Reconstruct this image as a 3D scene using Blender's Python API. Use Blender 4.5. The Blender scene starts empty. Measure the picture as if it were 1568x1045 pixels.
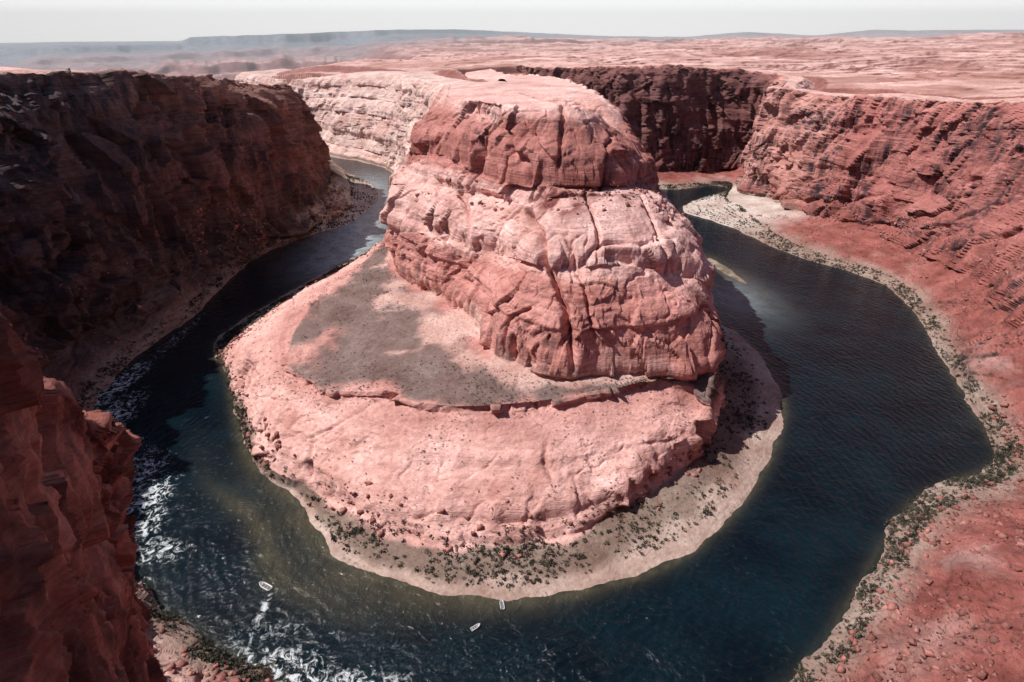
import bpy, math, time, mathutils
import numpy as np
sc=bpy.context.scene
rng=np.random.default_rng(7)
F4=np.float32
# ---------------------------------------------------------------- noise
def h3(ix,iy,iz,seed=0):
    n=(ix.astype(np.uint32)*np.uint32(374761393)+iy.astype(np.uint32)*np.uint32(668265263)+iz.astype(np.uint32)*np.uint32(2246822519)+np.uint32((seed*3266489917+12345)&0xffffffff))
    n=(n^(n>>np.uint32(13)))*np.uint32(1274126177)
    n=(n^(n>>np.uint32(16)))*np.uint32(2654435761)
    n=n^(n>>np.uint32(15))
    return (n&np.uint32(0xffffff)).astype(F4)*F4(1/16777215)
def vn(x,y,z,seed=0):
    x=np.asarray(x,F4);y=np.asarray(y,F4);z=np.asarray(z,F4)
    fx=np.floor(x);fy=np.floor(y);fz=np.floor(z)
    tx=x-fx;ty=y-fy;tz=z-fz
    ix=fx.astype(np.int32);iy=fy.astype(np.int32);iz=fz.astype(np.int32)
    tx=tx*tx*(3-2*tx);ty=ty*ty*(3-2*ty);tz=tz*tz*(3-2*tz)
    A=[ix.astype(np.uint32)*np.uint32(374761393),(ix+1).astype(np.uint32)*np.uint32(374761393)]
    B=[iy.astype(np.uint32)*np.uint32(668265263),(iy+1).astype(np.uint32)*np.uint32(668265263)]
    Cc=[iz.astype(np.uint32)*np.uint32(2246822519)+np.uint32((seed*3266489917+12345)&0xffffffff)]
    Cc.append(Cc[0]+np.uint32(2246822519))
    def hh(i,j,k):
        n=A[i]+B[j]+Cc[k]
        n=(n^(n>>np.uint32(13)))*np.uint32(1274126177);n=(n^(n>>np.uint32(16)))*np.uint32(2654435761)
        return ((n>>np.uint32(8))&np.uint32(0xffffff)).astype(F4)*F4(1/16777215)
    def L(a,b,t): return a+(b-a)*t
    a=L(L(hh(0,0,0),hh(1,0,0),tx),L(hh(0,1,0),hh(1,1,0),tx),ty)
    b=L(L(hh(0,0,1),hh(1,0,1),tx),L(hh(0,1,1),hh(1,1,1),tx),ty)
    return L(a,b,tz)
def fbm(x,y,z,o=4,seed=0,g=.5):
    s=0;a=1.;t=0
    for i in range(o):
        s=s+F4(a)*(vn(x*F4(2.03**i)+F4(17.3*i),y*F4(2.03**i)+F4(5.1*i),z*F4(2.03**i)+F4(9.7*i),seed+i)*2-1);t+=a;a*=g
    return s/F4(t)
def ridg(x,y,z,o=4,seed=0,g=.5):
    s=0;a=1.;t=0
    for i in range(o):
        s=s+F4(a)*(1-2*np.abs(vn(x*F4(2.03**i)+F4(17.3*i),y*F4(2.03**i)+F4(5.1*i),z*F4(2.03**i)+F4(9.7*i),seed+i)*2-1));t+=a;a*=g
    return s/F4(t)
def facets(x,y,z,seed=0):
    """angular blocks: every cell is its own tilted plane. returns plane value, edge closeness, cell id"""
    x=x.astype(F4);y=y.astype(F4);z=z.astype(F4)
    fx=np.floor(x).astype(np.int32);fy=np.floor(y).astype(np.int32);fz=np.floor(z).astype(np.int32)
    f1=np.full(x.shape,9.,F4);f2=f1.copy();idv=np.zeros(x.shape,F4);gx=idv.copy()
    for i in(-1,0,1):
        for j in(-1,0,1):
            for k in(-1,0,1):
                cx=fx+i;cy=fy+j;cz=fz+k
                a=h3(cx,cy,cz,seed);b=(a*F4(977.13))%1;c=(a*F4(3571.7))%1
                dx=x-cx-a;dy=y-cy-b;dz=z-cz-c
                d=dx*dx+dy*dy+dz*dz
                m=d<f1
                f2=np.where(m,f1,np.minimum(f2,d));idv=np.where(m,(a*F4(131.7))%1,idv)
                pl=dx*(((a*F4(57.3))%1)-F4(.5))+dy*(((a*F4(91.9))%1)-F4(.5))+dz*(((a*F4(23.1))%1)-F4(.5))
                gx=np.where(m,pl,gx);f1=np.where(m,d,f1)
    return gx*2,np.sqrt(f2)-np.sqrt(f1),idv
def ss(a,b,x):
    t=np.clip((x-a)/(b-a),0,1);return t*t*(3-2*t)
# ---------------------------------------------------------------- survey of the canyon (metres; river level z=0)
def wall(shore,rim,inw,fr=((.05,6),(.2,.13),(.3,.24),(.5,.52),(.66,.7),(.8,.84))):
    s=np.array(shore,float);r=np.array(rim,float);L=[s]
    for f,z in fr:
        p_=s+(r-s)*f;p_[2]=z if z>1 else r[2]*z;L.append(p_)
    L.append(r);L.append(np.array(inw,float));return L
PEN=[
 wall((-1150,2330,0),(-1100,2560,180),(-1000,2750,184)),
 wall((-697,2029,0),(-809,2250,169),(-640,2400,175)),
 wall((-542,1722,0),(-495,1950,205),(-400,2100,208)),
 wall((-434,1632,0),(-330,1800,210),(-220,1880,214)),
 wall((-313,1491,0),(-181,1450,211),(-110,1440,217)),
 wall((-262,1230,0),(-130,1200,222),(-34,1200,228)),
 wall((-222,1040,0),(-99,1000,234),(-10,1000,240)),
 [(-214,926,0),(-200,905,6),(-185,860,35),(-170,800,50),(-152,790,92),(-138,800,142),(-120,810,175),(-84,830,238),(0,850,243)],
 [(-259,809,0),(-238,761,8),(-198,664,45),(-152,685,52),(-151,685,93),(-148,720,141),(-119,745,172),(-76,760,234),(0,800,243)],
 [(-300,702,0),(-275,668,8),(-215,612,45),(-105,588,55),(-96,610,112),(-92,650,153),(-70,670,181),(-51,700,237),(2,760,243)],
 [(-326,618,0),(-301,588,6),(-215,510,45),(-64,539,57),(-25,540,113),(-23,590,156),(-23,600,174),(-30,650,241),(4,740,244)],
 [(-329,552,0),(-304,526,6),(-206,452,42),(-30,484,58),(4,500,121),(10,545,161),(7,560,176),(-6,620,241),(5,735,244)],
 [(-286,490,0),(-268,465,8),(-191,427,45),(-17,433,58),(18,470,129),(34,525,169),(28,540,179),(17,600,240),(8,730,244)],
 [(-252,427,0),(-233,403,10),(-151,391,48),(9,411,58),(37,455,129),(57,520,173),(49,535,179),(35,590,239),(11,727,244)],
 [(-210,359,0),(-197,350,8),(-101,382,52),(40,395,58),(58,450,131),(81,520,173),(70,535,179),(54,590,241),(14,725,244)],
 [(-169,324,0),(-151,320,8),(-67,364,52),(65,397,58),(74,450,134),(94,522,173),(86,540,178),(63,598,238),(16,725,243)],
 [(-132,284,0),(-120,293,6),(-32,359,53),(83,397,58),(91,451,133),(109,525,171),(100,545,177),(69,605,236),(18,726,243)],
 [(-107,256,0),(-95,279,5),(-2,362,53),(102,397,58),(108,453,130),(125,530,169),(110,552,175),(77,612,233),(20,727,243)],
 [(-54,239,0),(-45,268,5),(34,369,53),(118,396,58),(125,455,127),(138,535,166),(118,560,174),(83,620,231),(21,729,243)],
 [(-13,232,0),(-6,268,5),(70,379,54),(131,395,58),(141,458,122),(146,542,162),(125,570,172),(87,628,229),(22,731,243)],
 [(26,233,0),(33,275,5),(107,395,54),(141,395.5,58),(154,462,117),(153,550,156),(132,580,170),(90,635,227),(23,734,243)],
 [(68,244,0),(66,293,6),(133,394,54),(152,400,58),(163,466,111),(158,555,152),(136,590,169),(93,645,224),(24,738,243)],
 [(109,261,0),(104,318,8),(150,393,50),(160,407,57),(171,470,104),(163,560,147),(140,595,168),(96,655,222),(25,744,243)],
 [(149,293,0),(134,342,8),(155,380,46),(163,405,57),(178,475,99),(166,565,143),(146,600,166),(99,665,222),(25,750,243)],
 [(189,336,0),(163,382,10),(164,395,42),(170,425,56),(184,480,94),(171,570,131),(154,610,158),(100,680,232),(25,756,243)],
 [(232,398,0),(190,430,10),(182,440,30),(177,455,52),(178,495,96),(172,585,135),(152,625,165),(101,690,237),(20,762,243)],
 [(255,449,0),(194,480,10),(186,490,30),(181,500,50),(175,530,100),(165,600,140),(148,640,170),(101,700,239),(15,770,243)],
 [(267,523,0),(198,520,10),(190,525,28),(183,530,50),(174,550,103),(162,610,145),(145,655,175),(100,715,240),(10,780,243)],
 [(261,583,0),(200,560,10),(192,563,28),(184,566,50),(172,585,108),(158,625,150),(142,670,180),(99,730,241),(5,790,243)],
 [(246,622,0),(205,620,10),(195,620,28),(185,620,50),(170,640,110),(155,660,152),(140,690,182),(97,750,241),(0,800,243)],
 [(240,790,0),(210,760,10),(198,750,28),(186,745,50),(165,745,112),(150,750,155),(135,760,185),(95,790,243),(0,850,243)],
 [(245,960,0),(215,930,10),(200,920,28),(185,910,50),(160,900,115),(142,895,160),(125,900,190),(84,930,243),(-7,960,241)],
 wall((250,1090,0),(72,1060,242),(-14,1050,240)),
 wall((205,1190,0),(55,1130,240),(-24,1120,236)),
 wall((130,1270,0),(20,1220,237),(-34,1200,228)),
 wall((65,1420,0),(-30,1400,232),(-110,1440,217)),
 wall((60,1650,0),(-60,1640,230),(-120,1640,222))]
spine={8:800,9:775,10:755,25:745,26:752,27:765,28:782,29:800}
for i in range(8,30): PEN[i]=list(PEN[i][:-1])+[(3,spine.get(i,740),243)]
PEN[7]=list(PEN[7][:-1])+[(2,850,243)];PEN[30]=list(PEN[30][:-1])+[(2,850,243)]
PEN[6]=list(PEN[6][:-1])+[(-7,960,241)]
def ow(shore,l2,l3,l4,l5,rim,k=None):
    shore=np.array(shore,float);rim=np.array(rim,float)
    l3=np.array(l3,float);l4=np.array(l4,float);l5=np.array(l5,float)
    l2=np.array(l2,float) if l2 else shore+(l3-shore)*.12+np.array([0,0,2.])
    d=(rim-l4)[:2];d/=np.linalg.norm(d)
    a=rim.copy();a[:2]+=d*45;a[2]+=2
    b=rim.copy();b[:2]+=d*100;b[2]-=14
    return [shore,l2,l3,l4,l5,rim,a,b]
OUT=[
 ow((-1250,2150,0),None,(-1260,2090,30),(-1270,2050,90),(-1280,2010,150),(-1290,1960,200)),
 ow((-820,1880,0),None,(-850,1820,25),(-870,1750,90),(-880,1700,150),(-890,1640,205)),
 ow((-574,1733,0),None,(-610,1620,30),(-630,1540,90),(-645,1480,160),(-655,1420,213)),
 ow((-425,1491,0),None,(-438,1350,28),(-453,1320,87),(-461,1290,165),(-466,1260,215)),
 ow((-300,1278,0),(-340,1218,3),(-365,1165,35),(-408,1175,109),(-425,1170,177),(-445,1165,219)),
 ow((-292,1046,0),(-325,1060,3),(-345,1035,40),(-385,1015,130),(-420,1025,192),(-459,1058,232)),
 ow((-352,946,0),None,(-378,930,35),(-398,912,138),(-435,938,201),(-463,936,245)),
 ow((-397,823,0),None,(-425,800,39),(-440,790,151),(-463,796,216),(-476,809,256)),
 ow((-391,636,0),None,(-437,640,42),(-462,640,151),(-482,664,216),(-499,691,267)),
 ow((-400,552,0),None,(-453,540,30),(-482,543,149),(-512,580,218),(-542,617,270)),
 ow((-396,472,0),None,(-459,470,23),(-495,473,127),(-520,505,216),(-550,537,272)),
 ow((-358,380,0),None,(-410,370,30),(-450,375,120),(-490,385,200),(-520,395,275)),
 ow((-295,299,0),None,(-330,270,35),(-380,230,110),(-420,200,190),(-460,180,282)),
 ow((-242,249,0),None,(-225,205,36),(-245,150,90),(-255,110,180),(-275,80,285)),
 ow((-190,213,0),None,(-168,150,30),(-168,90,90),(-162,50,190),(-162,20,285)),
 ow((-134,186,0),None,(-112,125,32),(-100,75,110),(-85,35,200),(-75,8,285)),
 ow((-70,160,0),None,(-50,115,35),(-40,60,120),(-35,15,220),(-30,-6,292)),
 ow((0,150,0),None,(5,105,35),(5,50,120),(3,4,220),(0,-8,293)),
 ow((80,158,0),None,(90,110,35),(80,50,120),(60,4,220),(50,-10,294)),
 ow((147,180,0),None,(165,125,35),(180,60,120),(150,5,220),(140,-12,290)),
 ow((219,244,0),None,(235,165,45),(270,100,120),(270,60,210),(280,20,285)),
 ow((283,305,0),None,(290,205,45),(345,135,120),(370,90,200),(400,60,285)),
 ow((325,329,0),None,(360,230,45),(430,180,120),(470,140,200),(520,110,283)),
 ow((384,355,0),None,(430,300,45),(500,270,110),(560,255,190),(620,250,278)),
 ow((406,389,0),None,(470,390,45),(560,400,110),(620,410,185),(680,420,262)),
 ow((441,484,0),None,(500,500,42),(590,540,112),(635,560,180),(675,590,240)),
 ow((497,636,0),None,(565,650,38),(640,715,126),(675,760,196),(702,792,229)),
 ow((509,744,0),None,(584,790,27),(636,833,96),(664,865,183),(671,883,218)),
 ow((433,868,0),(450,880,3),(563,950,24),(605,965,98),(620,992,165),(635,1022,213)),
 ow((387,1012,0),(446,1044,3),(535,1060,12),(575,1090,106),(586,1116,161),(608,1135,204)),
 ow((333,1100,0),(449,1123,3),(525,1175,10),(535,1195,113),(539,1212,178),(546,1228,209)),
 ow((376,1186,0),(449,1201,3),(495,1235,9),(515,1250,91),(532,1262,160),(550,1275,209)),
 ow((487,1291,0),None,(560,1400,25),(591,1440,90),(620,1450,180),(640,1465,220)),
 ow((462,1329,0),None,(507,1430,12),(512,1480,115),(525,1510,187),(538,1540,233)),
 ow((362,1291,0),None,(355,1400,18),(343,1450,120),(345,1485,195),(348,1520,240)),
 ow((240,1330,0),None,(235,1430,20),(221,1480,115),(220,1510,193),(222,1550,239)),
 ow((165,1420,0),None,(170,1480,30),(162,1540,108),(152,1580,188),(144,1620,233)),
 ow((110,1600,0),None,(105,1660,30),(80,1700,105),(60,1740,185),(40,1780,230))]
PEN=np.array([[np.array(v,float) for v in s] for s in PEN])
l2=PEN[:,1];l3=PEN[:,2]
bul=l2+(l3-l2)*.45;bul[:,2]=l2[:,2]+(l3[:,2]-l2[:,2])*.56
lip=l2+(l3-l2)*.96;lip[:,2]=l3[:,2]-np.clip(l3[:,2]*.09,1,4.5)
PEN=np.concatenate([PEN[:,:2],bul[:,None],lip[:,None],PEN[:,2:]],1)
OUT=np.array([[np.array(v,float) for v in s] for s in OUT])
def under(A):
    d=A[:,1,:2]-A[:,0,:2];d/=np.linalg.norm(d,axis=1)[:,None]
    u=A[:,0].copy();u[:,:2]-=d*14;u[:,2]=-5
    return np.concatenate([u[:,None],A],1)
PEN=under(PEN);OUT=under(OUT)
CAM=np.array([0,0,300.])
def resample(A,px=1.45,maxs=210,gam=None):
    S,K,_=A.shape
    ext=np.concatenate([2*A[:1]-A[1:2],A,2*A[-1:]-A[-2:-1]])
    cols=[];sv=[]
    for i in range(S-1):
        p0,p1,p2,p3=ext[i],ext[i+1],ext[i+2],ext[i+3]
        L=np.linalg.norm(p2-p1,axis=1);D=np.linalg.norm((p1+p2)/2-CAM,axis=1)
        n=int(np.clip(np.percentile(L/D,75)*569/px,4,maxs))
        t=(np.arange(n)/n)[:,None,None]
        c=.5*((2*p1)+(-p0+p2)*t+(2*p0-5*p1+4*p2-p3)*t*t+(-p0+3*p1-3*p2+p3)*t**3)
        cols.append(c);sv.append(i+np.arange(n)/n)
    cols.append(A[-1][None]);sv.append([S-1])
    G=np.concatenate(cols);sv=np.concatenate(sv)
    rows=[];tv=[]
    for k in range(K-1):
        a,b=G[:,k],G[:,k+1]
        L=np.linalg.norm(b-a,axis=1);D=np.linalg.norm((a+b)/2-CAM,axis=1)
        n=int(np.clip(np.percentile(L/D,85)*569/px,3,150))
        t=np.arange(n)/n
        seg=a[:,None]+(b-a)[:,None]*t[None,:,None]
        if gam and k in gam: seg[...,2]=a[:,None,2]+(b-a)[:,None,2]*(t**gam[k])[None]
        rows.append(seg);tv.append(k+t)
    rows.append(G[:,-1:]);tv.append([K-1])
    return np.concatenate(rows,1).astype(F4),sv.astype(F4),np.concatenate(tv).astype(F4)
def smooth_t(G,n=3):
    for _ in range(n):
        H=G.copy();H[:,1:-1]=(G[:,:-2]+2*G[:,1:-1]+G[:,2:])/4;G=H
    return G
def normals(G):
    a=np.gradient(G,axis=0);b=np.gradient(G,axis=1);n=np.cross(a,b)
    n/=np.linalg.norm(n,axis=2)[:,:,None]+1e-9
    flip=n[...,2].mean()<0
    return (-n if flip else n),flip
def joints(G,ang,sp,seed,w):
    c,s=math.cos(ang),math.sin(ang)
    x,y,z=G[...,0],G[...,1],G[...,2]
    q=(x*c+y*s)/sp+.45*fbm(x/60,y/60,z/80,3,seed)
    i=np.floor(q+.5);ii=i.astype(np.int32);pos=(h3(ii,ii*0,ii*0,seed)-.5)*.6
    d=np.abs(q-i-pos)*sp
    st=ss(.3,.6,h3(ii,ii*0+5,ii*0,seed+3))*ss(-.1,.15,fbm(x/55,y/55,z/35,2,seed+9))
    return st*np.exp(-(d/w)**2)
def displace(G,big,blk,strata,fine,jw=1.6,jd=5.,alc=0.,shore=4.,extra=None,soft=.25,wt=1.,rill=1.):
    N,flip=normals(G)
    x,y,z=G[...,0],G[...,1],G[...,2]
    sl=1-N[...,2]
    st=ss(.1,.45,sl);sg=ss(.02,.2,sl)*ss(8,16,z)      # sg: also gentle slickrock
    fade=ss(0,14,z)
    d=big*fbm(x/95,y/95,z/160,4,11)*(soft+(1-soft)*st)
    if not np.isscalar(alc) or alc: d=d+alc*st*ss(15,80,z)*(ridg(x/80,y/80,z/420,4,15)-.1)
    wx=x+7*fbm(x/30,y/30,z/30,2,31);wy=y+7*fbm(x/30,y/30,z/30,2,37)
    pl,e,idv=facets(wx/30,wy/30,z/60,51)
    d+=st*blk*(pl*2.2+(idv-.5)*1.7)
    pl,e,id2=facets(wx/9.5,wy/9.5,z/14.,71)
    rough=ss(-.3,.35,fbm(x/60,y/60,z/30,2,77))
    d+=(.12+.2*sg+.68*st)*blk*.42*(pl*2+(id2-.5)*1.2)*(.15+.85*rough)
    zz=z+14*fbm(x/170,y/170,z/120,3,91)
    o=np.zeros_like(zz)
    led=ss(.35,.65,vn(o+3.3,o+1.1,zz/13,101))*.65+ss(.3,.7,vn(x/120,y/120,zz/7.5,103))*.35-.5
    d+=(.1+.7*sg+.2*st)*strata*led*2
    d+=st*blk*.35*ridg(x/14,y/14,z/110,3,113)
    # rounded swells and rills running down the gentle slickrock
    gr=np.exp(-(np.abs(fbm(x/30,y/30,z/300,3,119))/.035)**2)
    d+=rill*sg*(1-st*.7)*(3.4*ridg(x/28,y/28,z/200,3,117)-2.4*gr)
    d-=jd*joints(G,.35,34,211,jw)*(.12+.38*sg+.5*st)
    d-=jd*.8*joints(G,2.0,47,223,jw)*(.12+.38*sg+.5*st)
    d-=jd*.5*joints(G,1.1,19,227,jw*.6)*(.3*sg+.7*st)
    d+=fine*fbm(x/7,y/7,z/5,4,121,.62)*(.45+.55*st)
    if extra is not None: d=d+extra(x,y,z,st)
    V=N.copy();V[...,2]*=.3;flat=1-st
    V[...,2]+=flat*N[...,2]*.7
    G=G+V*(d*fade*wt)[...,None]
    G[...,:2]+=(V[...,:2]/(np.linalg.norm(V[...,:2],axis=2)[...,None]+1e-4))*((1-fade)*shore*fbm(x/24,y/24,z*0,4,131,.6))[...,None]
    return G.astype(F4),st,flip
def mkmesh(name,G,col,flip,mat,extra=None):
    n,m=G.shape[:2]
    idx=np.arange(n*m,dtype=np.int32).reshape(n,m)
    a,b,c,d=idx[:-1,:-1],idx[1:,:-1],idx[1:,1:],idx[:-1,1:]
    f=np.stack([a,d,c,b] if flip else [a,b,c,d],-1).reshape(-1,4)
    me=bpy.data.meshes.new(name)
    me.vertices.add(n*m);me.vertices.foreach_set('co',G.reshape(-1).astype(F4))
    me.loops.add(f.size);me.loops.foreach_set('vertex_index',f.reshape(-1))
    me.polygons.add(len(f));me.polygons.foreach_set('loop_start',(np.arange(len(f))*4).astype(np.int32))
    me.polygons.foreach_set('use_smooth',np.ones(len(f),bool))
    me.update(calc_edges=True)
    if col is not None:
        at=me.color_attributes.new('col','FLOAT_COLOR','POINT')
        c4=np.ones((n*m,4),F4);c4[:,:3]=col.reshape(-1,3);at.data.foreach_set('color',c4.reshape(-1))
    for k,v in (extra or {}).items():
        at=me.attributes.new(k,'FLOAT','POINT');at.data.foreach_set('value',v.reshape(-1).astype(F4))
    me.materials.append(mat)
    ob=bpy.data.objects.new(name,me);sc.collection.objects.link(ob);return ob
# ---------------------------------------------------------------- materials
def newmat(name):
    m=bpy.data.materials.new(name);m.use_nodes=True;return m,m.node_tree.nodes,m.node_tree.links
def rock_mat(name,streak=.6,bs=1.,band=.35,k=1.,spk=.75,sk0=.48,flatband=.4):
    m,N,L=newmat(name);b=N['Principled BSDF'];b.inputs['Roughness'].default_value=.9
    b.inputs['Specular IOR Level'].default_value=.12
    tc=N.new('ShaderNodeTexCoord');at=N.new('ShaderNodeAttribute');at.attribute_name='col'
    def mp(s):
        q=N.new('ShaderNodeMapping');q.inputs['Scale'].default_value=[v*k for v in s];L.new(tc.outputs['Object'],q.inputs[0]);return q
    def nz(s,d=6,r=.6,dist=0):
        q=N.new('ShaderNodeTexNoise');q.inputs['Scale'].default_value=1;q.inputs['Detail'].default_value=d;q.inputs['Roughness'].default_value=r;q.inputs['Distortion'].default_value=dist
        L.new(mp(s).outputs[0],q.inputs[0]);return q
    def rr(src,a,b_,c,d):
        q=N.new('ShaderNodeMapRange');q.inputs[1].default_value=a;q.inputs[2].default_value=b_;q.inputs[3].default_value=c;q.inputs[4].default_value=d;L.new(src,q.inputs[0]);return q.outputs[0]
    def mul(a,b_):
        q=N.new('ShaderNodeMath');q.operation='MULTIPLY';L.new(a,q.inputs[0])
        if isinstance(b_,float): q.inputs[1].default_value=b_
        else: L.new(b_,q.inputs[1])
        return q.outputs[0]
    def mixc(f,a,b_,mode='MIX'):
        q=N.new('ShaderNodeMix');q.data_type='RGBA';q.blend_type=mode
        if isinstance(f,float): q.inputs[0].default_value=f
        else: L.new(f,q.inputs[0])
        for v,i in((a,6),(b_,7)):
            if isinstance(v,tuple): q.inputs[i].default_value=v+(1,)
            else: L.new(v,q.inputs[i])
        return q.outputs[2]
    n1=nz((.025,.025,.04),6,.65);n2=nz((.3,.3,.4),7,.72)
    st=nz((.012,.012,.3),6,.78,.8)
    sk=nz((.1,.1,.008),5,.65);sk2=nz((.011,.011,.011),3,.5)
    geo=N.new('ShaderNodeNewGeometry');sep=N.new('ShaderNodeSeparateXYZ');L.new(geo.outputs['Normal'],sep.inputs[0])
    steep=rr(sep.outputs[2],.8,.35,0,1)
    c=mixc(1.0,at.outputs['Color'],mixc(rr(n1.outputs[0],.3,.7,0,1),(.70,.58,.56),(1.2,1.24,1.27)),'MULTIPLY')
    c=mixc(1.0,c,mixc(rr(n2.outputs[0],.32,.68,0,1),(.80,.74,.73),(1.14,1.17,1.18)),'MULTIPLY')
    c=mixc(rr(steep,0.,1.,flatband*band,band),c,mixc(1.0,c,mixc(rr(st.outputs[0],.38,.62,0,1),(.42,.33,.33),(1.4,1.46,1.5)),'MULTIPLY'))
    c=mixc(mul(mul(steep,rr(sk.outputs[0],sk0,sk0+.16,0,streak)),rr(sk2.outputs[0],.42,.58,.1,1)),c,(.04,.036,.045))
    vo=N.new('ShaderNodeTexVoronoi');vo.inputs['Scale'].default_value=.27*k;L.new(tc.outputs['Object'],vo.inputs['Vector'])
    sp=mul(mul(rr(vo.outputs['Distance'],.28,.16,0,1),rr(steep,.0,.5,1,0)),rr(n1.outputs[0],.5,.62,.0,spk))
    c=mixc(sp,c,(.085,.07,.055))
    L.new(c,b.inputs['Base Color'])
    b1=N.new('ShaderNodeBump');b1.inputs['Strength'].default_value=.85;b1.inputs['Distance'].default_value=2.0*bs
    L.new(nz((.22,.22,.5),7,.64).outputs[0],b1.inputs['Height'])
    b2=N.new('ShaderNodeBump');b2.inputs['Strength'].default_value=.9;b2.inputs['Distance'].default_value=1.5*bs
    L.new(st.outputs[0],b2.inputs['Height']);L.new(b1.outputs[0],b2.inputs['Normal'])
    L.new(b2.outputs[0],b.inputs['Normal'])
    return m
mrock=rock_mat('navajo_sandstone',.7,.85,.5,1.,.75,.48,.55)
mwall=rock_mat('varnished_sandstone',.92,1.2,.42,1.,.75,.42)
mfar=rock_mat('plateau_sandstone',.3,1.2,.4,.5,.75,.48,.9)
def C(*a): return np.array(a,F4)
def lerpc(a,b,t): return a+(b-a)*t[...,None].astype(F4)
def full(c,G): return np.broadcast_to(c,G.shape)
# ---------------------------------------------------------------- peninsula butte
G,sv,tv=resample(PEN,1.4,gam={2:.72,3:.8,6:.46,7:.46,8:.7,9:.5});G=smooth_t(G,2)
TT=np.broadcast_to(tv[None],G.shape[:2]);SV=np.broadcast_to(sv[:,None],G.shape[:2])
neckw=1-ss(5,8,SV)
def pen_extra(x,y,z,st):
    # the long diagonal fissure, the shaded alcove at the cliff foot, minor clefts
    d=0
    for (ax,ay),(bx,by),w,dep in [((12,528),(48,398),2.2,14),((66,520),(74,455),1.6,6),((-60,640),(-40,560),2.2,7),((120,530),(131,455),1.5,6),((100,600),(80,530),2.,6),((52,620),(45,540),2.2,7)]:
        L=math.hypot(bx-ax,by-ay);ex,ey=(bx-ax)/L,(by-ay)/L
        q=(x-ax)*(-ey)+(y-ay)*ex+3.5*fbm(x/18,y/18,z/18,3,907);t=(x-ax)*ex+(y-ay)*ey
        d=d-dep*np.exp(-(q/w)**2)*ss(-6,4,t)*(1-ss(L-2,L+6,t))*ss(57,64,z)
    d=d-22*np.exp(-((x+50)/13)**2-((y-560)/30)**2-((z-80)/22)**2)
    d=d-8*np.exp(-((x+12)/12)**2-((y-480)/18)**2-((z-72)/10)**2)
    return d
G,st,flip=displace(G,10.,4.2,2.7,1.3,1.5,8.,alc=(4+12*neckw),shore=5.,extra=pen_extra,wt=1-.9*ss(10.5,11,TT))
x,y,z=G[...,0],G[...,1],G[...,2]
n=fbm(x/35,y/35,z/25,4,301);n2=fbm(x/12,y/12,z/12,3,305)
tw=TT+.28*n
# levels: 0 under,1 shore,2 bank,3 bulge,4 lip,5 terrace edge,6 cliff foot,7 cliff top,8 tier,9 cap base,10 cap top,11 spine
sand=C(.52,.39,.325);soil=C(.28,.205,.165);slick=C(.86,.51,.445);terr=C(.24,.17,.15);terrp=C(.66,.43,.37);rk=C(.66,.31,.265);pale=C(.87,.54,.475);cap=C(.52,.225,.19);tal=C(.25,.085,.07)
col=full(sand,G).copy()
def zone(c,a,b):
    global col
    col=lerpc(col,full(c,col),ss(a,b,tw))
zone(soil,1.25,1.5);zone(slick,1.92,2.1);zone(C(.68,.36,.31),3.1,3.8)
dd=ss(-.22,.12,n+.55*(1-np.abs(TT-5.33)*2.4))
tr=lerpc(full(terrp,col),full(terr,col),dd)
col=lerpc(col,tr,ss(4.75,5.25,TT+.7*n+.2*n2)*(TT>3.6))
zone(rk,5.85,6.1);zone(pale,6.65,6.95);zone(cap,8.3,8.8);zone(pale,9.5,9.9)
fan=np.exp(-(((x-45)/24)**2+((y-515)/26)**2))*ss(-.5,.2,n2)*1.5
col=lerpc(col,full(tal,col),np.clip(fan,0,1)*ss(6.8,7.3,TT)*(1-ss(8.8,9.2,TT)))
neck=(1-ss(5,7.5,SV))*ss(1.8,2.4,TT)*(.6+.4*ss(-.3,.2,n))
col=lerpc(col,full(C(.78,.58,.51),col),neck)
mkmesh('sandstone_butte',G,col,flip,mrock)
penG=G;penT=TT
# ---------------------------------------------------------------- outer canyon walls
G,sv,tv=resample(OUT,1.6,gam={4:.7,5:.62});G=smooth_t(G,2)
TT=np.broadcast_to(tv[None],G.shape[:2]);SV=np.broadcast_to(sv[:,None],G.shape[:2])
nearw=ss(12,13.5,SV)*(1-ss(22,24,SV));lftw=ss(2,4,SV)*(1-ss(11,12.5,SV))
midr=ss(23.5,25,SV)*(1-ss(27.2,28.2,SV))
G,st,flip=displace(G,19.,6.8*(1-.45*nearw+.55*lftw-.3*midr),1.9*(1-.75*midr),2.,2.,9.,alc=19.*(1-nearw),shore=7.,rill=1-.8*midr)
x,y,z=G[...,0],G[...,1],G[...,2]
n=fbm(x/45,y/45,z/30,4,401);n2=fbm(x/14,y/14,z/14,3,405)
tw=TT+.25*n
col=full(C(.38,.28,.23),G).copy()
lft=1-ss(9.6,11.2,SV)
talc=lerpc(full(C(.34,.12,.10),G),full(C(.15,.105,.09),G),lft)  # left talus: its shade is put into a darker colour
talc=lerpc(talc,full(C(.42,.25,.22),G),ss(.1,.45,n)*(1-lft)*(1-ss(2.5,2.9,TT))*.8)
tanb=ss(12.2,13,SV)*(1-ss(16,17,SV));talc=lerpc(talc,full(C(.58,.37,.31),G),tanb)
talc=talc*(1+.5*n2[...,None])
wallc=lerpc(full(C(.46,.185,.16),G),lerpc(full(C(.30,.15,.12),G),full(C(.125,.085,.085),G),ss(5,8.5,SV)),lft)  # left wall: shade painted into its varnish-dark base colour
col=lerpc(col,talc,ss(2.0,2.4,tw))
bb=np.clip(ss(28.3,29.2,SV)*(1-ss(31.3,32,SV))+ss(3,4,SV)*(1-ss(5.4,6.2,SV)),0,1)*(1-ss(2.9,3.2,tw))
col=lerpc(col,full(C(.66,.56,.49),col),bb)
col=lerpc(col,wallc,ss(3.1,3.7,tw))
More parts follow.
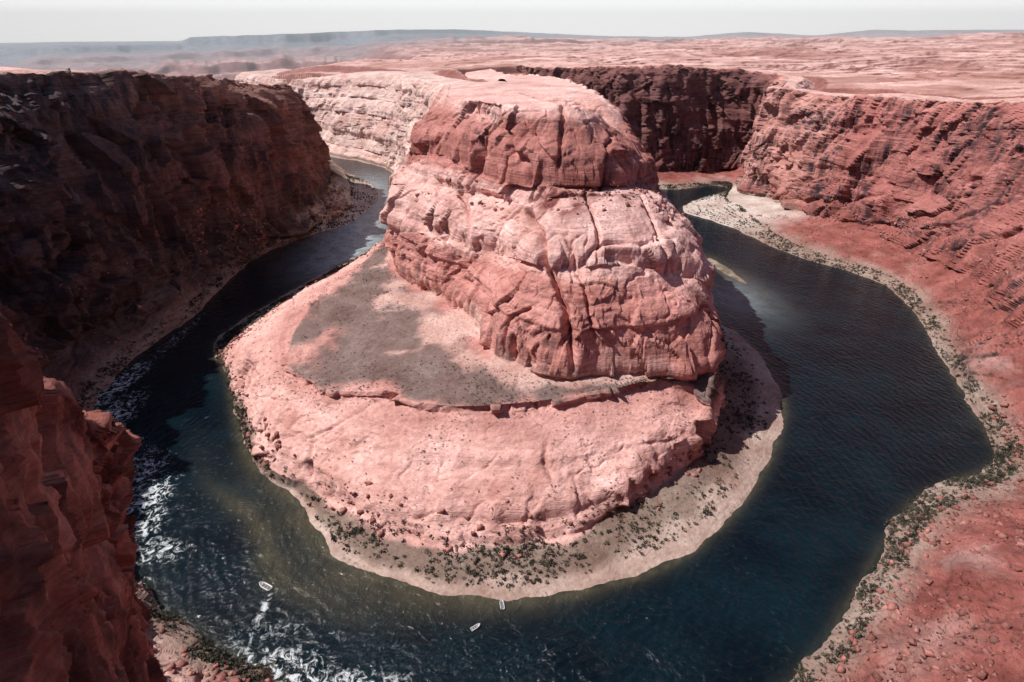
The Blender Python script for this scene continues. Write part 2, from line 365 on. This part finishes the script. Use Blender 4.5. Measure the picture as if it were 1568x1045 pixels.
col=lerpc(col,wallc*C(1.35,1.42,1.42),ss(4.9,5.4,tw)*.6)
prom=ss(28.5,29.3,SV)*(1-ss(31,31.8,SV))*ss(3,3.4,TT)*(1-ss(5.8,6,TT))
col=lerpc(col,full(C(.66,.35,.30),col),prom*.8)
back=ss(31.5,32.5,SV);col=lerpc(col,full(C(.18,.09,.085),G),back*ss(2.8,3.2,TT)*(1-ss(5.7,6,TT))*.8)  # back wall: shade painted in as a darker base colour
col=lerpc(col,full(C(.78,.50,.435),col),ss(5.85,6.1,TT+.1*n))
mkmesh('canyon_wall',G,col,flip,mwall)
outG=G;outT=TT;outS=SV
# ---------------------------------------------------------------- plateau sheet
rimO=OUT[:,6,:];rimP=PEN[:,10,:]
ctrl=np.concatenate([rimO[::2],rimP[::3],np.array([(-4000,3000,190),(-3000,6000,190),(-1500,3000,195),(0,3000,235),(0,6000,240),(-1600,1000,255),
 (3000,4000,285),(2500,1500,272),(1500,800,258),(2500,3000,292),(4500,4500,300),(6000,6000,300),(-3000,500,270),(-12000,12000,110),(-8000,9000,120),(0,12000,230),(12000,12000,295),
 (1500,2200,262),(1000,1600,235),(800,2500,255),(-700,700,266),(0,-100,298),(500,-500,300),(-500,-500,298),(0,-3000,310),(4000,-2000,310),(-4000,-2000,300)],float)]).astype(F4)
th=np.radians(np.concatenate([np.linspace(-180,-60,40,endpoint=False),np.linspace(-60,60,820,endpoint=False),np.linspace(60,180,41)]))
r=np.concatenate([np.geomspace(25,600,60,endpoint=False),np.geomspace(600,5000,430,endpoint=False),np.geomspace(5000,30000,230,endpoint=False),np.geomspace(30000,90000,10)])
X=(np.sin(th)[:,None]*r[None]).astype(F4);Y=(np.cos(th)[:,None]*r[None]).astype(F4)
Z=np.zeros_like(X);W=np.zeros_like(X)
for c in ctrl:
    w=((X-c[0])**2+(Y-c[1])**2+400)**F4(-1.4);Z+=w*c[2];W+=w
Z/=W
def densify(A,k=3):
    B=[]
    e=np.concatenate([2*A[:1]-A[1:2],A,2*A[-1:]-A[-2:-1]])
    for i in range(len(A)-1):
        p0,p1,p2,p3=e[i:i+4]
        for t in np.arange(k)/k: B.append(.5*((2*p1)+(-p0+p2)*t+(2*p0-5*p1+4*p2-p3)*t*t+(-p0+3*p1-3*p2+p3)*t**3))
    B.append(A[-1]);return np.array(B)
poly=np.concatenate([densify(rimO[:,:2],2),densify(rimP[:,:2],2)[::-1]])
def segdist(X,Y,P,closed):
    X=X.astype(F4);Y=Y.astype(F4);P=P.astype(F4)
    d=np.full(X.shape,1e12,F4);ins=np.zeros(X.shape,bool)
    m=len(P) if closed else len(P)-1
    for i in range(m):
        a=P[i];b=P[(i+1)%len(P)];e=b-a;L2=max(float(e@e),1e-6)
        dx=X-a[0];dy=Y-a[1]
        t=np.clip((dx*e[0]+dy*e[1])*F4(1/L2),0,1)
        d=np.minimum(d,(dx-t*e[0])**2+(dy-t*e[1])**2)
        if closed:
            ins^=((a[1]>Y)!=(b[1]>Y))&(dx<e[0]*dy/F4(e[1] if abs(e[1])>1e-6 else 1e-6))
    return np.sqrt(d),ins
near=np.where(r<3000)[0];fr=np.where(np.abs(np.degrees(th))<90)[0]
sl=(slice(fr[0],fr[-1]+1),slice(0,near[-1]+1))
d=np.full(X.shape,9999.,F4);ins=np.zeros(X.shape,bool)
d[sl],ins[sl]=segdist(X[sl],Y[sl],poly,True)
R=np.broadcast_to(r[None],X.shape).astype(F4)
az=np.degrees(np.arctan2(X,Y))
k=ss(40,300,d)
# flat-lying slickrock: thin stepped ledges, only faint swells
f=fbm(X/520,Y/340,X*0,5,501)
f5=f*9+.6*fbm(X/90,Y/90,X*0,3,507);ter=(np.floor(f5)+ss(.8,1.,f5-np.floor(f5)))/9
Z+=k*(34*ter+3.*fbm(X/60,Y/60,X*0,4,511))*np.clip(.6+R/6000,0,1.5)
Z+=(1-k)*3.*fbm(X/30,Y/30,X*0,4,515)
f=fbm(X/2600,Y/2600,X*0,5,521)
Z+=ss(3000,7000,R)*36*ss(.12,.17,f)+ss(3000,6000,R)*5*fbm(X/500,Y/500,X*0,4,525)
# the broad basin behind the left rim
nb=fbm(X/900,Y/900,X*0,4,527)
bas=ss(-9,-19,az+5*nb)*ss(2350,2900,R+500*nb+np.where(az<-24,900,0)*ss(-24,-30,az))*(1-ss(25,80,np.where(R<2300,100-d,0)))
Z-=190*bas*(ss(0,.35,bas)*.6+.4)
Z-=20*(1-ss(50,85,d))*(~ins)
Z=np.where(ins,np.minimum(Z-20-d*8,Z),Z);Z=np.where(ins,np.maximum(Z,-25),Z)
inner=(np.abs(X)<330)&(Y<1350)&(Y>300)&(~ins)
Z-=np.where(inner,34*(1-ss(980,1250,Y)),0)
def crag(rm,w1,w2): return .6*ss(rm-w1,rm-w2*.5,R)+.4*ss(rm-w2,rm,R)
A1=[-60,-38.5,-34,-27.3,-26.6,-21,-10.6,-5,3.8,9,15,18.5,20,25,29,31,38,60]
Y1=[-14,-12,-9.5,-7,2.,5.5,13.5,14.5,7.5,3.5,2.5,8,10,4,12,11,11,8]       # skyline above eye level, 1/1000 rad
rm=np.interp(az,[-60,-12,0,60],[10500,11500,17000,17500])+900*fbm(az/7,az*0,az*0,3,543)+110*fbm(az*1.2,az*0,az*0,2,544)
crest=300+rm*(np.interp(az,A1,Y1)*.00088+.0006*fbm(az*1.2,az*0,az*0,4,541))
Z=Z+(np.maximum(crest,Z)-Z)*crag(rm,1700,260)
A2=[-60,-45,-38,-30,-22,-14,-8,0,4,10,14,60]
Z2=[0,0,120,140,190,225,300,330,300,285,0,0]
crest=np.interp(az,A2,Z2)+22*fbm(az*.9,az*0,az*0,4,551);rm=7600+1100*fbm(az/5,az*0,az*0,3,553)
Z=Z+np.maximum(crest-Z,0)*crag(rm,1000,160)*ss(-40,-36,az)*(1-ss(8,13,az))*(1-ss(9300,9600,R+np.where(az>-13,-9e4,0)))
crest=150+45*fbm(az*.7,az*0,az*0,4,561);rm=4700+700*fbm(az/4,az*0,az*0,3,563)
Z=Z+np.maximum(crest+10-Z,0)*crag(rm,450,90)*ss(-31,-28,az)*(1-ss(-16,-11,az))*(1-ss(6000,6300,R))
Z-=ss(24000,80000,R)*1500
G=np.stack([X,Y,Z],-1)
N_,flip=normals(G)
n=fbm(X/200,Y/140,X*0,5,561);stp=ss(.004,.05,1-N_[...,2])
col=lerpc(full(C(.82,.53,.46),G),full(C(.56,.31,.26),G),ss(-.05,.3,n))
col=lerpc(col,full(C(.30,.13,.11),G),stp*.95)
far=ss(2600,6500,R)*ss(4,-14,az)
col=lerpc(col,full(C(.34,.27,.28),G),far*.85)  # distance haze painted into the colour of the ground on the left
col=lerpc(col,full(C(.24,.29,.34),G),ss(6500,11000,R)*(.9-.3*ss(0,20,az)))  # far mesas: haze-blue tint painted into their colour
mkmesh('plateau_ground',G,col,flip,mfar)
# ---------------------------------------------------------------- foreground cliff
FG=np.array([
 [(-60,-2,296),(-22,2,293),(-30,8,255),(-36,12,215),(-42,16,170),(-46,20,110)],
 [(-60,8,294),(-24,15,291),(-32,20,250),(-38,24,215),(-44,28,170),(-48,32,110)],
 [(-68,26,288),(-37,36,282),(-46,42,250),(-52,46,215),(-58,50,170),(-62,54,110)],
 [(-72,36,276),(-43,43,273),(-53,49,245),(-59,54,212),(-66,58,168),(-70,62,110)],
 [(-76,44,266),(-47,50,264),(-56,57,240),(-66,63,210),(-74,68,168),(-78,72,110)],
 [(-82,58,256),(-51,61,255),(-63,67,231),(-75,74,205),(-83,79,165),(-88,84,110)],
 [(-90,66,252),(-72,72,250),(-80,78,228),(-88,85,200),(-95,90,160),(-99,95,110)],
 [(-110,70,250),(-104,84,248),(-110,92,225),(-116,98,200),(-122,104,160),(-126,110,110)]],float)
G,sv,tv=resample(FG,1.6,170)
N_,flip=normals(G);x,y,z=G[...,0],G[...,1],G[...,2]
wx=x+1.5*fbm(x/6,y/6,z/9,2,601);wy=y+1.5*fbm(x/6,y/6,z/9,2,603)
pl,e,idv=facets((wx+.3*z)/6,wy/6,z/34,611)
p2,e2,id2=facets((wx+.3*z)/2.0,wy/2.0,z/7,621)
dd=3.*pl+2.2*(idv-.5)+.8*p2+.4*(id2-.5)+1.1*ridg((wx+.3*z)/3.2,wy/3.2,z/40,4,641)+.15*fbm(x/.8,y/.8,z/.9,4,631,.6)
o=x*0;bed=vn(o,o,(z+1.5*fbm(x/20,y/20,z/20,2,651))/1.9,645)
dd+=(.15+.9*ss(46,58,y))*(ss(.3,.7,bed)-.5)*1.3*(1-ss(2.1,2.6,tv[None]+0*x)*.7)
V=N_.copy();V[...,2]*=.3
G=G+V*dd[...,None]
col=lerpc(full(C(.42,.16,.125),G),full(C(.17,.06,.05),G),ss(-.2,.3,fbm(x/3,y/3,z/18,4,661)))
mkmesh('foreground_cliff',G,col,flip,rock_mat('near_sandstone',.6,.1,.3,6.,0.))
# ---------------------------------------------------------------- river
xs=np.arange(-1300,720,4.5);ys=np.arange(125,2450,4.5)
X,Y=np.meshgrid(xs.astype(F4),ys.astype(F4),indexing='ij')
ps=densify(PEN[:,1,:2],4);os_=densify(OUT[:,1,:2],4)
dp,_=segdist(X,Y,ps,False);do,_=segdist(X,Y,os_,False)
nn=fbm(X/40,Y/40,X*0,4,701)
ang=np.exp(-(((X+170)/80)**2+((Y-280)/75)**2))
ang2=np.exp(-(((X+70)/80)**2+((Y-230)/26)**2))
shal=np.clip(.8*np.exp(-dp/(3+13*ang+12*ang2))+.4*np.exp(-do/3.),0,1)
band=np.exp(-((dp-(34+10*nn))/7)**2)*ang*.55
bar=np.exp(-(((X-312)*.97+(Y-780)*.22)/22)**2-(((Y-780))/85)**2)
shal=np.clip(shal+band+bar*.8*(.6+nn),0,1)
foam=np.zeros_like(X)
for cx,cy,rx,ry,a in [(-385,470,14,50,1.),(-360,420,18,40,1.),(-326,365,22,24,1.1),(-300,340,26,30,1.1),(-268,320,13,24,1.1),(-256,293,13,14,1.),(-236,268,20,12,.7),(-128,190,34,9,.9),(-100,176,50,12,.9),(-50,166,50,10,.7),(-190,300,20,30,.2),(-380,560,12,100,.4),(-148,224,4,14,.6),(-20,205,3,5,.5),(-140,205,30,18,.38)]:
    foam=np.maximum(foam,a*np.exp(-((X-cx)/rx)**2-((Y-cy)/ry)**2))
sheen=np.exp(-((X+272+.16*(Y-950))/66)**2)*ss(680,820,Y)*(1-ss(1200,1600,Y))  # bright sky reflection on the left arm, painted as a pale patch
sheen=np.maximum(sheen,.5*np.exp(-((X-290)/45)**2-((Y-690)/70)**2))
m,N,L=newmat('river_water');b=N['Principled BSDF']
tc=N.new('ShaderNodeTexCoord')
def attr(nm):
    q=N.new('ShaderNodeAttribute');q.attribute_name=nm;return q.outputs['Fac']
def nzs(scale,det=4,rough=.55,dist=0,mapping=(1,1,1)):
    mq=N.new('ShaderNodeMapping');mq.inputs['Scale'].default_value=mapping;L.new(tc.outputs['Object'],mq.inputs[0])
    q=N.new('ShaderNodeTexNoise');q.inputs['Scale'].default_value=scale;q.inputs['Detail'].default_value=det;q.inputs['Roughness'].default_value=rough;q.inputs['Distortion'].default_value=dist
    L.new(mq.outputs[0],q.inputs[0]);return q.outputs[0]
def MR(src,a,b_,c,d):
    q=N.new('ShaderNodeMapRange');q.inputs[1].default_value=a;q.inputs[2].default_value=b_;q.inputs[3].default_value=c;q.inputs[4].default_value=d;L.new(src,q.inputs[0]);return q.outputs[0]
def MM(op,a,b_):
    q=N.new('ShaderNodeMath');q.operation=op;L.new(a,q.inputs[0])
    if isinstance(b_,(int,float)): q.inputs[1].default_value=b_
    else: L.new(b_,q.inputs[1])
    return q.outputs[0]
def MX(f,a,b_):
    q=N.new('ShaderNodeMix');q.data_type='RGBA';L.new(f,q.inputs[0])
    for v,i in((a,6),(b_,7)):
        if isinstance(v,tuple): q.inputs[i].default_value=v+(1,)
        else: L.new(v,q.inputs[i])
    return q.outputs[2]
deep=MX(MR(nzs(.02,3),.35,.65,0,1),(.001,.005,.009),(.003,.013,.019))
deep=MX(MM('MULTIPLY',attr('sky_sheen'),MR(nzs(.05,5,.6,.5),.3,.55,.5,1.)),deep,(.38,.45,.48))  # painted sky reflection: pale tone mixed into the water's base colour
wc=MX(MM('MULTIPLY',attr('shallow'),MR(nzs(.06,5),.3,.6,.55,1)),deep,(.12,.10,.06))
fm=MM('MULTIPLY',attr('foam'),MR(nzs(.16,8,.75,1.2),.47,.61,0,1))
fm=MR(fm,.15,.5,0,.9)
L.new(MX(fm,wc,(.75,.78,.8)),b.inputs['Base Color'])
L.new(MR(fm,0,1,.1,.8),b.inputs['Roughness'])
b.inputs['IOR'].default_value=1.33
bp=N.new('ShaderNodeBump');bp.inputs['Strength'].default_value=.8;bp.inputs['Distance'].default_value=1.
wv=N.new('ShaderNodeTexWave');wv.wave_type='RINGS';wv.rings_direction='Z';wv.inputs['Scale'].default_value=.045;wv.inputs['Distortion'].default_value=7;wv.inputs['Detail'].default_value=3;wv.inputs['Detail Scale'].default_value=1.2
mpv=N.new('ShaderNodeMapping');mpv.inputs['Location'].default_value=(60,-330,0);L.new(tc.outputs['Object'],mpv.inputs[0]);L.new(mpv.outputs[0],wv.inputs[0])
hh=MM('ADD',nzs(.3,5,.65,.8),MM('MULTIPLY',nzs(.07,3,.5,1.5),2.2))
hh=MM('ADD',hh,MM('MULTIPLY',wv.outputs['Fac'],.3))
L.new(hh,bp.inputs['Height']);L.new(bp.outputs[0],b.inputs['Normal'])
G=np.stack([X,Y,X*0],-1)
mkmesh('river_water',G,None,normals(G)[1],m,{'shallow':shal,'foam':foam,'sky_sheen':sheen})
# sand bar in the right arm
u=np.linspace(0,2*np.pi,90);v=np.linspace(0,1,14)
U,Vv=np.meshgrid(u,v,indexing='ij')
rad=(1+.35*fbm(np.cos(U)*1.3,np.sin(U)*1.3,U*0,3,721))
lx=np.cos(U)*11*rad*(1-Vv);ly=np.sin(U)*66*rad*(1-Vv)
a_=.2;gx=312-lx*math.cos(a_)-ly*math.sin(a_);gy=792+ly*math.cos(a_)-lx*math.sin(a_)
gz=-.6+1.9*Vv**.6+.25*fbm(gx/6,gy/6,gx*0,3,723)
G=np.stack([gx,gy,gz],-1).astype(F4)
mkmesh('sand_bar',G,lerpc(full(C(.36,.29,.22),G),full(C(.20,.18,.12),G),ss(-.1,.3,fbm(gx/9,gy/9,gx*0,3,727))),normals(G)[1],mrock)
# ---------------------------------------------------------------- shrubs
def leafcloud(pts,rad,name,colr,nl=34,seed=1):
    g=np.random.default_rng(seed)
    P_=np.repeat(pts,nl,0);Rr=np.repeat(rad,nl)
    v=g.normal(size=(len(P_),3));v/=np.linalg.norm(v,axis=1)[:,None]
    lob=np.repeat(g.normal(size=(len(pts),3))*.25,nl,0)
    c=P_+(v*(g.random((len(P_),1))**.4)*np.array([1,1,.7])+lob)*Rr[:,None];c[:,2]=np.maximum(c[:,2],P_[:,2]-.1)+Rr*.3
    a=g.normal(size=(len(P_),3));a/=np.linalg.norm(a,axis=1)[:,None];b_=np.cross(a,v);b_/=np.linalg.norm(b_,axis=1)[:,None]+1e-6
    s=(Rr*(.2+.2*g.random(len(P_))))[:,None]
    V=np.stack([c-a*s,c+b_*s,c+a*s*.9,c-b_*s*.8],1).reshape(-1,3)
    me=bpy.data.meshes.new(name);nf=len(P_)
    me.vertices.add(nf*4);me.vertices.foreach_set('co',V.reshape(-1).astype(F4))
    me.loops.add(nf*4);me.loops.foreach_set('vertex_index',np.arange(nf*4,dtype=np.int32))
    me.polygons.add(nf);me.polygons.foreach_set('loop_start',(np.arange(nf)*4).astype(np.int32))
    me.update(calc_edges=True)
    m,N,L=newmat(name+'_foliage');b=N['Principled BSDF'];b.inputs['Roughness'].default_value=.8;b.inputs['Specular IOR Level'].default_value=.1
    tc=N.new('ShaderNodeTexCoord');q=N.new('ShaderNodeTexNoise');q.inputs['Scale'].default_value=.15;q.inputs['Detail'].default_value=4;L.new(tc.outputs['Object'],q.inputs[0])
    cr=N.new('ShaderNodeValToRGB');cr.color_ramp.elements[0].color=colr[0]+(1,);cr.color_ramp.elements[1].color=colr[1]+(1,);cr.color_ramp.elements[0].position=.35;cr.color_ramp.elements[1].position=.65
    L.new(q.outputs[0],cr.inputs[0]);L.new(cr.outputs[0],b.inputs['Base Color'])
    me.materials.append(m);ob=bpy.data.objects.new(name,me);sc.collection.objects.link(ob);return ob
def pick(G,T,lo,hi,count,dens,maxd=1500,seed=0):
    g=np.random.default_rng(seed)
    D=np.linalg.norm(G-CAM,axis=2)
    m=(T>lo)&(T<hi)&(D<maxd)&(G[...,2]>.25)
    P_=G[m].astype(float);w=dens(P_)*(D[m].astype(float)**1.6)
    w/=w.sum();i=g.choice(len(P_),count,p=w);return P_[i]+np.concatenate([g.normal(size=(count,2))*1.,np.zeros((count,1))],1)
cl=lambda P_:ss(-.3,.25,fbm(P_[:,0]/20,P_[:,1]/20,P_[:,0]*0,4,801,.65))+.08
a=pick(penG,penT,1.22,2.2,16000,cl,1300,1)
b_=pick(outG,outT,1.02,2.1,18000,cl,1500,2)
pts=np.concatenate([a,b_]);rad=.55+1.6*rng.random(len(pts))**2
leafcloud(pts,rad,'riparian_shrubs',((.04,.04,.03),(.11,.10,.07)),18,3)
cl2=lambda P_:ss(-.1,.4,fbm(P_[:,0]/30,P_[:,1]/30,P_[:,0]*0,3,811))+.15
a=pick(penG,penT,2.1,5.9,6500,cl2,900,4)
b_=pick(outG,outT,2.0,3.6,15000,cl2,1100,5)
pts=np.concatenate([a,b_]);rad=.4+.8*rng.random(len(pts))**2
leafcloud(pts,rad,'desert_scrub',((.06,.05,.04),(.13,.115,.09)),12,7)
# talus boulders: angular little blocks half sunk in the slopes
def boulders(pts,rad,seed):
    g=np.random.default_rng(seed);n=len(pts)
    cube=np.array([(-1,-1,-1),(1,-1,-1),(1,1,-1),(-1,1,-1),(-1,-1,1),(1,-1,1),(1,1,1),(-1,1,1)],float)
    a=g.random(n)*6.28;V=np.repeat(cube[None],n,0)*(1+g.normal(size=(n,8,3))*.22)
    V[:,4:,:2]*=.6+.25*g.random((n,1,1))
    V*=np.stack([1+.5*g.random(n),.7+.4*g.random(n),.5+.4*g.random(n)],1)[:,None]
    c,s=np.cos(a)[:,None],np.sin(a)[:,None]
    V=np.stack([V[...,0]*c-V[...,1]*s,V[...,0]*s+V[...,1]*c,V[...,2]+.25*V[...,0]],-1)*rad[:,None,None]+pts[:,None]
    F=np.array([(0,3,2,1),(4,5,6,7),(0,1,5,4),(1,2,6,5),(2,3,7,6),(3,0,4,7)])
    f=(np.arange(n)[:,None,None]*8+F[None]).reshape(-1,4).astype(np.int32)
    me=bpy.data.meshes.new('talus_boulders');me.vertices.add(n*8);me.vertices.foreach_set('co',V.reshape(-1).astype(F4))
    me.loops.add(f.size);me.loops.foreach_set('vertex_index',f.reshape(-1));me.polygons.add(len(f));me.polygons.foreach_set('loop_start',(np.arange(len(f))*4).astype(np.int32));me.update(calc_edges=True)
    at=me.color_attributes.new('col','FLOAT_COLOR','POINT');c4=np.ones((n,8,4),F4);c4[...,:3]=(np.array([.42,.19,.16])*(.7+.6*g.random((n,1))))[:,None];at.data.foreach_set('color',c4.reshape(-1))
    me.materials.append(mrock);ob=bpy.data.objects.new('talus_boulders',me);sc.collection.objects.link(ob)
cb=lambda P_:ss(-.1,.45,fbm(P_[:,0]/45,P_[:,1]/45,P_[:,0]*0,3,821))+.08
a=pick(outG,outT,1.9,3.5,9000,cb,1200,8);b_=pick(penG,penT,1.7,2.5,1200,cb,900,9);c_=pick(penG,penT,7.6,9.0,700,cb,900,10)
pts=np.concatenate([a,b_,c_]);boulders(pts,.35+1.7*rng.random(len(pts))**4,11)
# ---------------------------------------------------------------- boats
def simple(name,c,r=.5):
    m,N,L=newmat(name);b=N['Principled BSDF'];b.inputs['Roughness'].default_value=r
    tc=N.new('ShaderNodeTexCoord');q=N.new('ShaderNodeTexNoise');q.inputs['Scale'].default_value=3;L.new(tc.outputs['Object'],q.inputs[0])
    mx=N.new('ShaderNodeMix');mx.data_type='RGBA';mx.inputs[6].default_value=tuple(v*.85 for v in c)+(1,);mx.inputs[7].default_value=tuple(c)+(1,)
    L.new(q.outputs[0],mx.inputs[0]);L.new(mx.outputs[2],b.inputs['Base Color']);return m
mh=simple('hull_white',(.8,.8,.78),.35);md=simple('deck_grey',(.3,.31,.32),.6);mm=simple('motor_black',(.03,.03,.035),.4)
mj=[simple('vest_orange',(.7,.16,.04)),simple('shirt_blue',(.08,.15,.4)),simple('shirt_white',(.7,.7,.68))]
def grid_obj(name,P_,mat,parent,closeu=False):
    n,m_=P_.shape[:2];vs=[tuple(p) for p in P_.reshape(-1,3)];fs=[]
    for i in range(n-1):
        for j in range(m_ if closeu else m_-1):
            j2=(j+1)%m_;fs.append((i*m_+j,(i+1)*m_+j,(i+1)*m_+j2,i*m_+j2))
    if closeu: fs.append(tuple(range(m_)));fs.append(tuple((n-1)*m_+j for j in range(m_)))
    me=bpy.data.meshes.new(name);me.from_pydata(vs,[],fs);me.update()
    for p in me.polygons:p.use_smooth=True
    me.materials.append(mat);ob=bpy.data.objects.new(name,me);sc.collection.objects.link(ob);ob.parent=parent;return ob
def tube(pts,rs,k=8):
    pts=np.array(pts,float);out=[]
    for i,p in enumerate(pts):
        t=pts[min(i+1,len(pts)-1)]-pts[max(i-1,0)];t/=np.linalg.norm(t)+1e-9
        a=np.cross(t,[.31,.2,.93]);a/=np.linalg.norm(a)+1e-9;b=np.cross(t,a)
        out.append([p+rs[i]*(math.cos(w)*a+math.sin(w)*b) for w in np.arange(k)*2*math.pi/k])
    return np.array(out)
def person(parent,x,y,z,mat,i):
    v=[(0,0,.0),(0,0,.25),(0,.02,.5),(0,.02,.62),(0,.03,.78),(.13,.05,0),(.15,.45,.05),(.15,.5,-.38),(-.13,.05,0),(-.15,.45,.05),(-.15,.5,-.38),(.2,.02,.48),(.26,.12,.22),(.18,.38,.15),(-.2,.02,.48),(-.26,.12,.22),(-.18,.38,.15),(0,.03,.9)]
    e=[(0,1),(1,2),(2,3),(3,4),(4,17),(0,5),(5,6),(6,7),(0,8),(8,9),(9,10),(2,11),(11,12),(12,13),(2,14),(14,15),(15,16)]
    rr=[.16,.15,.17,.06,.11,.1,.08,.06,.1,.08,.06,.07,.05,.04,.07,.05,.04,.08]
    me=bpy.data.meshes.new('passenger_%d'%i);me.from_pydata([(a+x,b+y,c+z) for a,b,c in v],e,[]);me.update()
    ob=bpy.data.objects.new('passenger_%d'%i,me);sc.collection.objects.link(ob);ob.parent=parent
    md_=ob.modifiers.new('skin','SKIN')
    for k_,r_ in enumerate(rr): me.skin_vertices[0].data[k_].radius=(r_,r_)
    me.skin_vertices[0].data[0].use_root=True
    ob.modifiers.new('sub','SUBSURF').levels=1;me.materials.append(mat)
def boat(loc,yaw,L):
    e=bpy.data.objects.new('motor_boat',None);sc.collection.objects.link(e)
    W=L*.17
    ts=np.linspace(-1,1,17);P_=[]
    for t in ts:
        w=W*(1-max(0,t)**2.6*.93)*(1-.06*max(0,-t));sh=.35*max(0,t)**2*1.6
        y=t*L/2
        prof=[(-w*.86,.30+sh*.5),(-w*.86,.72+sh),(-w,.78+sh),(-w*1.03,.5+sh),(-w*.8,0+sh*.6),(-w*.3,-.22+sh*.9),(0,-.3+sh*1.1),(w*.3,-.22+sh*.9),(w*.8,0+sh*.6),(w*1.03,.5+sh),(w,.78+sh),(w*.86,.72+sh),(w*.86,.30+sh*.5)]
        P_.append([(a,y,b) for a,b in prof])
    grid_obj('hull',np.array(P_),mh,e,True)
    for s in(-1,1):
        pp=[(s*W*1.02*(1-max(0,t)**2.6*.93),t*L/2,.72+.56*max(0,t)**2) for t in ts]
        grid_obj('pontoon_%s'%('l' if s<0 else 'r'),tube(pp,[.16*L/9+.08]*len(pp)),mh,e,True)
    grid_obj('deck',np.array([[(-W*.84,y,.34),(W*.84,y,.34)] for y in np.linspace(-L*.47,L*.2,4)]),md,e)
    for k_,y in enumerate(np.linspace(-L*.3,L*.18,3)):
        b=[(-W*.6,y-.25,.36),(-W*.6,y-.25,.68),(-W*.6,y+.25,.68),(-W*.6,y+.25,.36)]
        c=[(W*.6,q[1],q[2]) for q in b];grid_obj('bench_%d'%k_,np.array([b,c]),md,e,True)
        for s in ((-1,1) if L>6 else (0,)): person(e,s*W*.35,y,.78,mj[(k_+s)%3],k_*2+max(s,0))
    mo=[(-.2,-L/2-.1,.2),(-.2,-L/2-.5,.25),(.2,-L/2-.5,.25),(.2,-L/2-.1,.2)];grid_obj('outboard_motor',np.array([mo,[(a*.9,b,c+.5) for a,b,c in mo],[(a*.6,b*.995,c+.9) for a,b,c in mo]]),mm,e,True)
    e.location=loc;e.rotation_euler=(0,0,yaw);return e
boat((-153,240,.05),math.radians(62),9.5)
boat((-6,227,.05),math.radians(8),6.5)
boat((-21,212,.05),math.radians(-55),6.)
boat((-131,192,.05),math.radians(80),5.)
# ---------------------------------------------------------------- sky, haze, sun, camera
az_s=math.radians(-84);el=math.radians(51)
S=np.array([math.sin(az_s)*math.cos(el),math.cos(az_s)*math.cos(el),math.sin(el)])
sun=bpy.data.lights.new('sun','SUN');sun.energy=5.;sun.angle=math.radians(.5);sun.color=(1,.96,.91)
so=bpy.data.objects.new('sun',sun);so.rotation_euler=mathutils.Vector(S).to_track_quat('Z','Y').to_euler();so.location=(-300,0,600);sc.collection.objects.link(so)
w=bpy.data.worlds.new('World');sc.world=w;w.use_nodes=True;N=w.node_tree.nodes;L=w.node_tree.links
sky=N.new('ShaderNodeTexSky');sky.sky_type='NISHITA';sky.sun_disc=False;sky.sun_elevation=el;sky.sun_rotation=az_s;sky.altitude=1200;sky.dust_density=1.;sky.air_density=1.
tc=N.new('ShaderNodeTexCoord');sp=N.new('ShaderNodeSeparateXYZ');L.new(tc.outputs['Generated'],sp.inputs[0])
mr=N.new('ShaderNodeMapRange');mr.interpolation_type='SMOOTHERSTEP';mr.inputs[1].default_value=.0;mr.inputs[2].default_value=.28;mr.inputs[3].default_value=1;mr.inputs[4].default_value=0;L.new(sp.outputs[2],mr.inputs[0])
mx=N.new('ShaderNodeMix');mx.data_type='RGBA';L.new(mr.outputs[0],mx.inputs[0]);L.new(sky.outputs[0],mx.inputs[6]);mx.inputs[7].default_value=(18.,18.7,18.6,1)
L.new(mx.outputs[2],N['Background'].inputs[0]);N['Background'].inputs[1].default_value=.075
bpy.ops.mesh.primitive_cube_add(size=1);hz=bpy.context.object;hz.name='haze';hz.scale=(50000,15500,1100);hz.location=(0,1500+7750,350)
m,N,L=newmat('air_haze');N.remove(N['Principled BSDF']);vs=N.new('ShaderNodeVolumeScatter');vs.inputs['Color'].default_value=(.90,.97,1,1);vs.inputs['Density'].default_value=.00007;vs.inputs['Anisotropy'].default_value=0.
L.new(vs.outputs[0],N['Material Output'].inputs['Volume']);hz.data.materials.append(m)
cam=bpy.data.cameras.new('camera');cam.lens=20;cam.sensor_width=36;cam.clip_start=.5;cam.clip_end=200000
co=bpy.data.objects.new('camera',cam);co.location=(0,0,300);co.rotation_euler=(math.radians(90-28),0,0);sc.collection.objects.link(co);sc.camera=co
sc.view_settings.view_transform='Standard';sc.view_settings.look='None';sc.view_settings.exposure=0
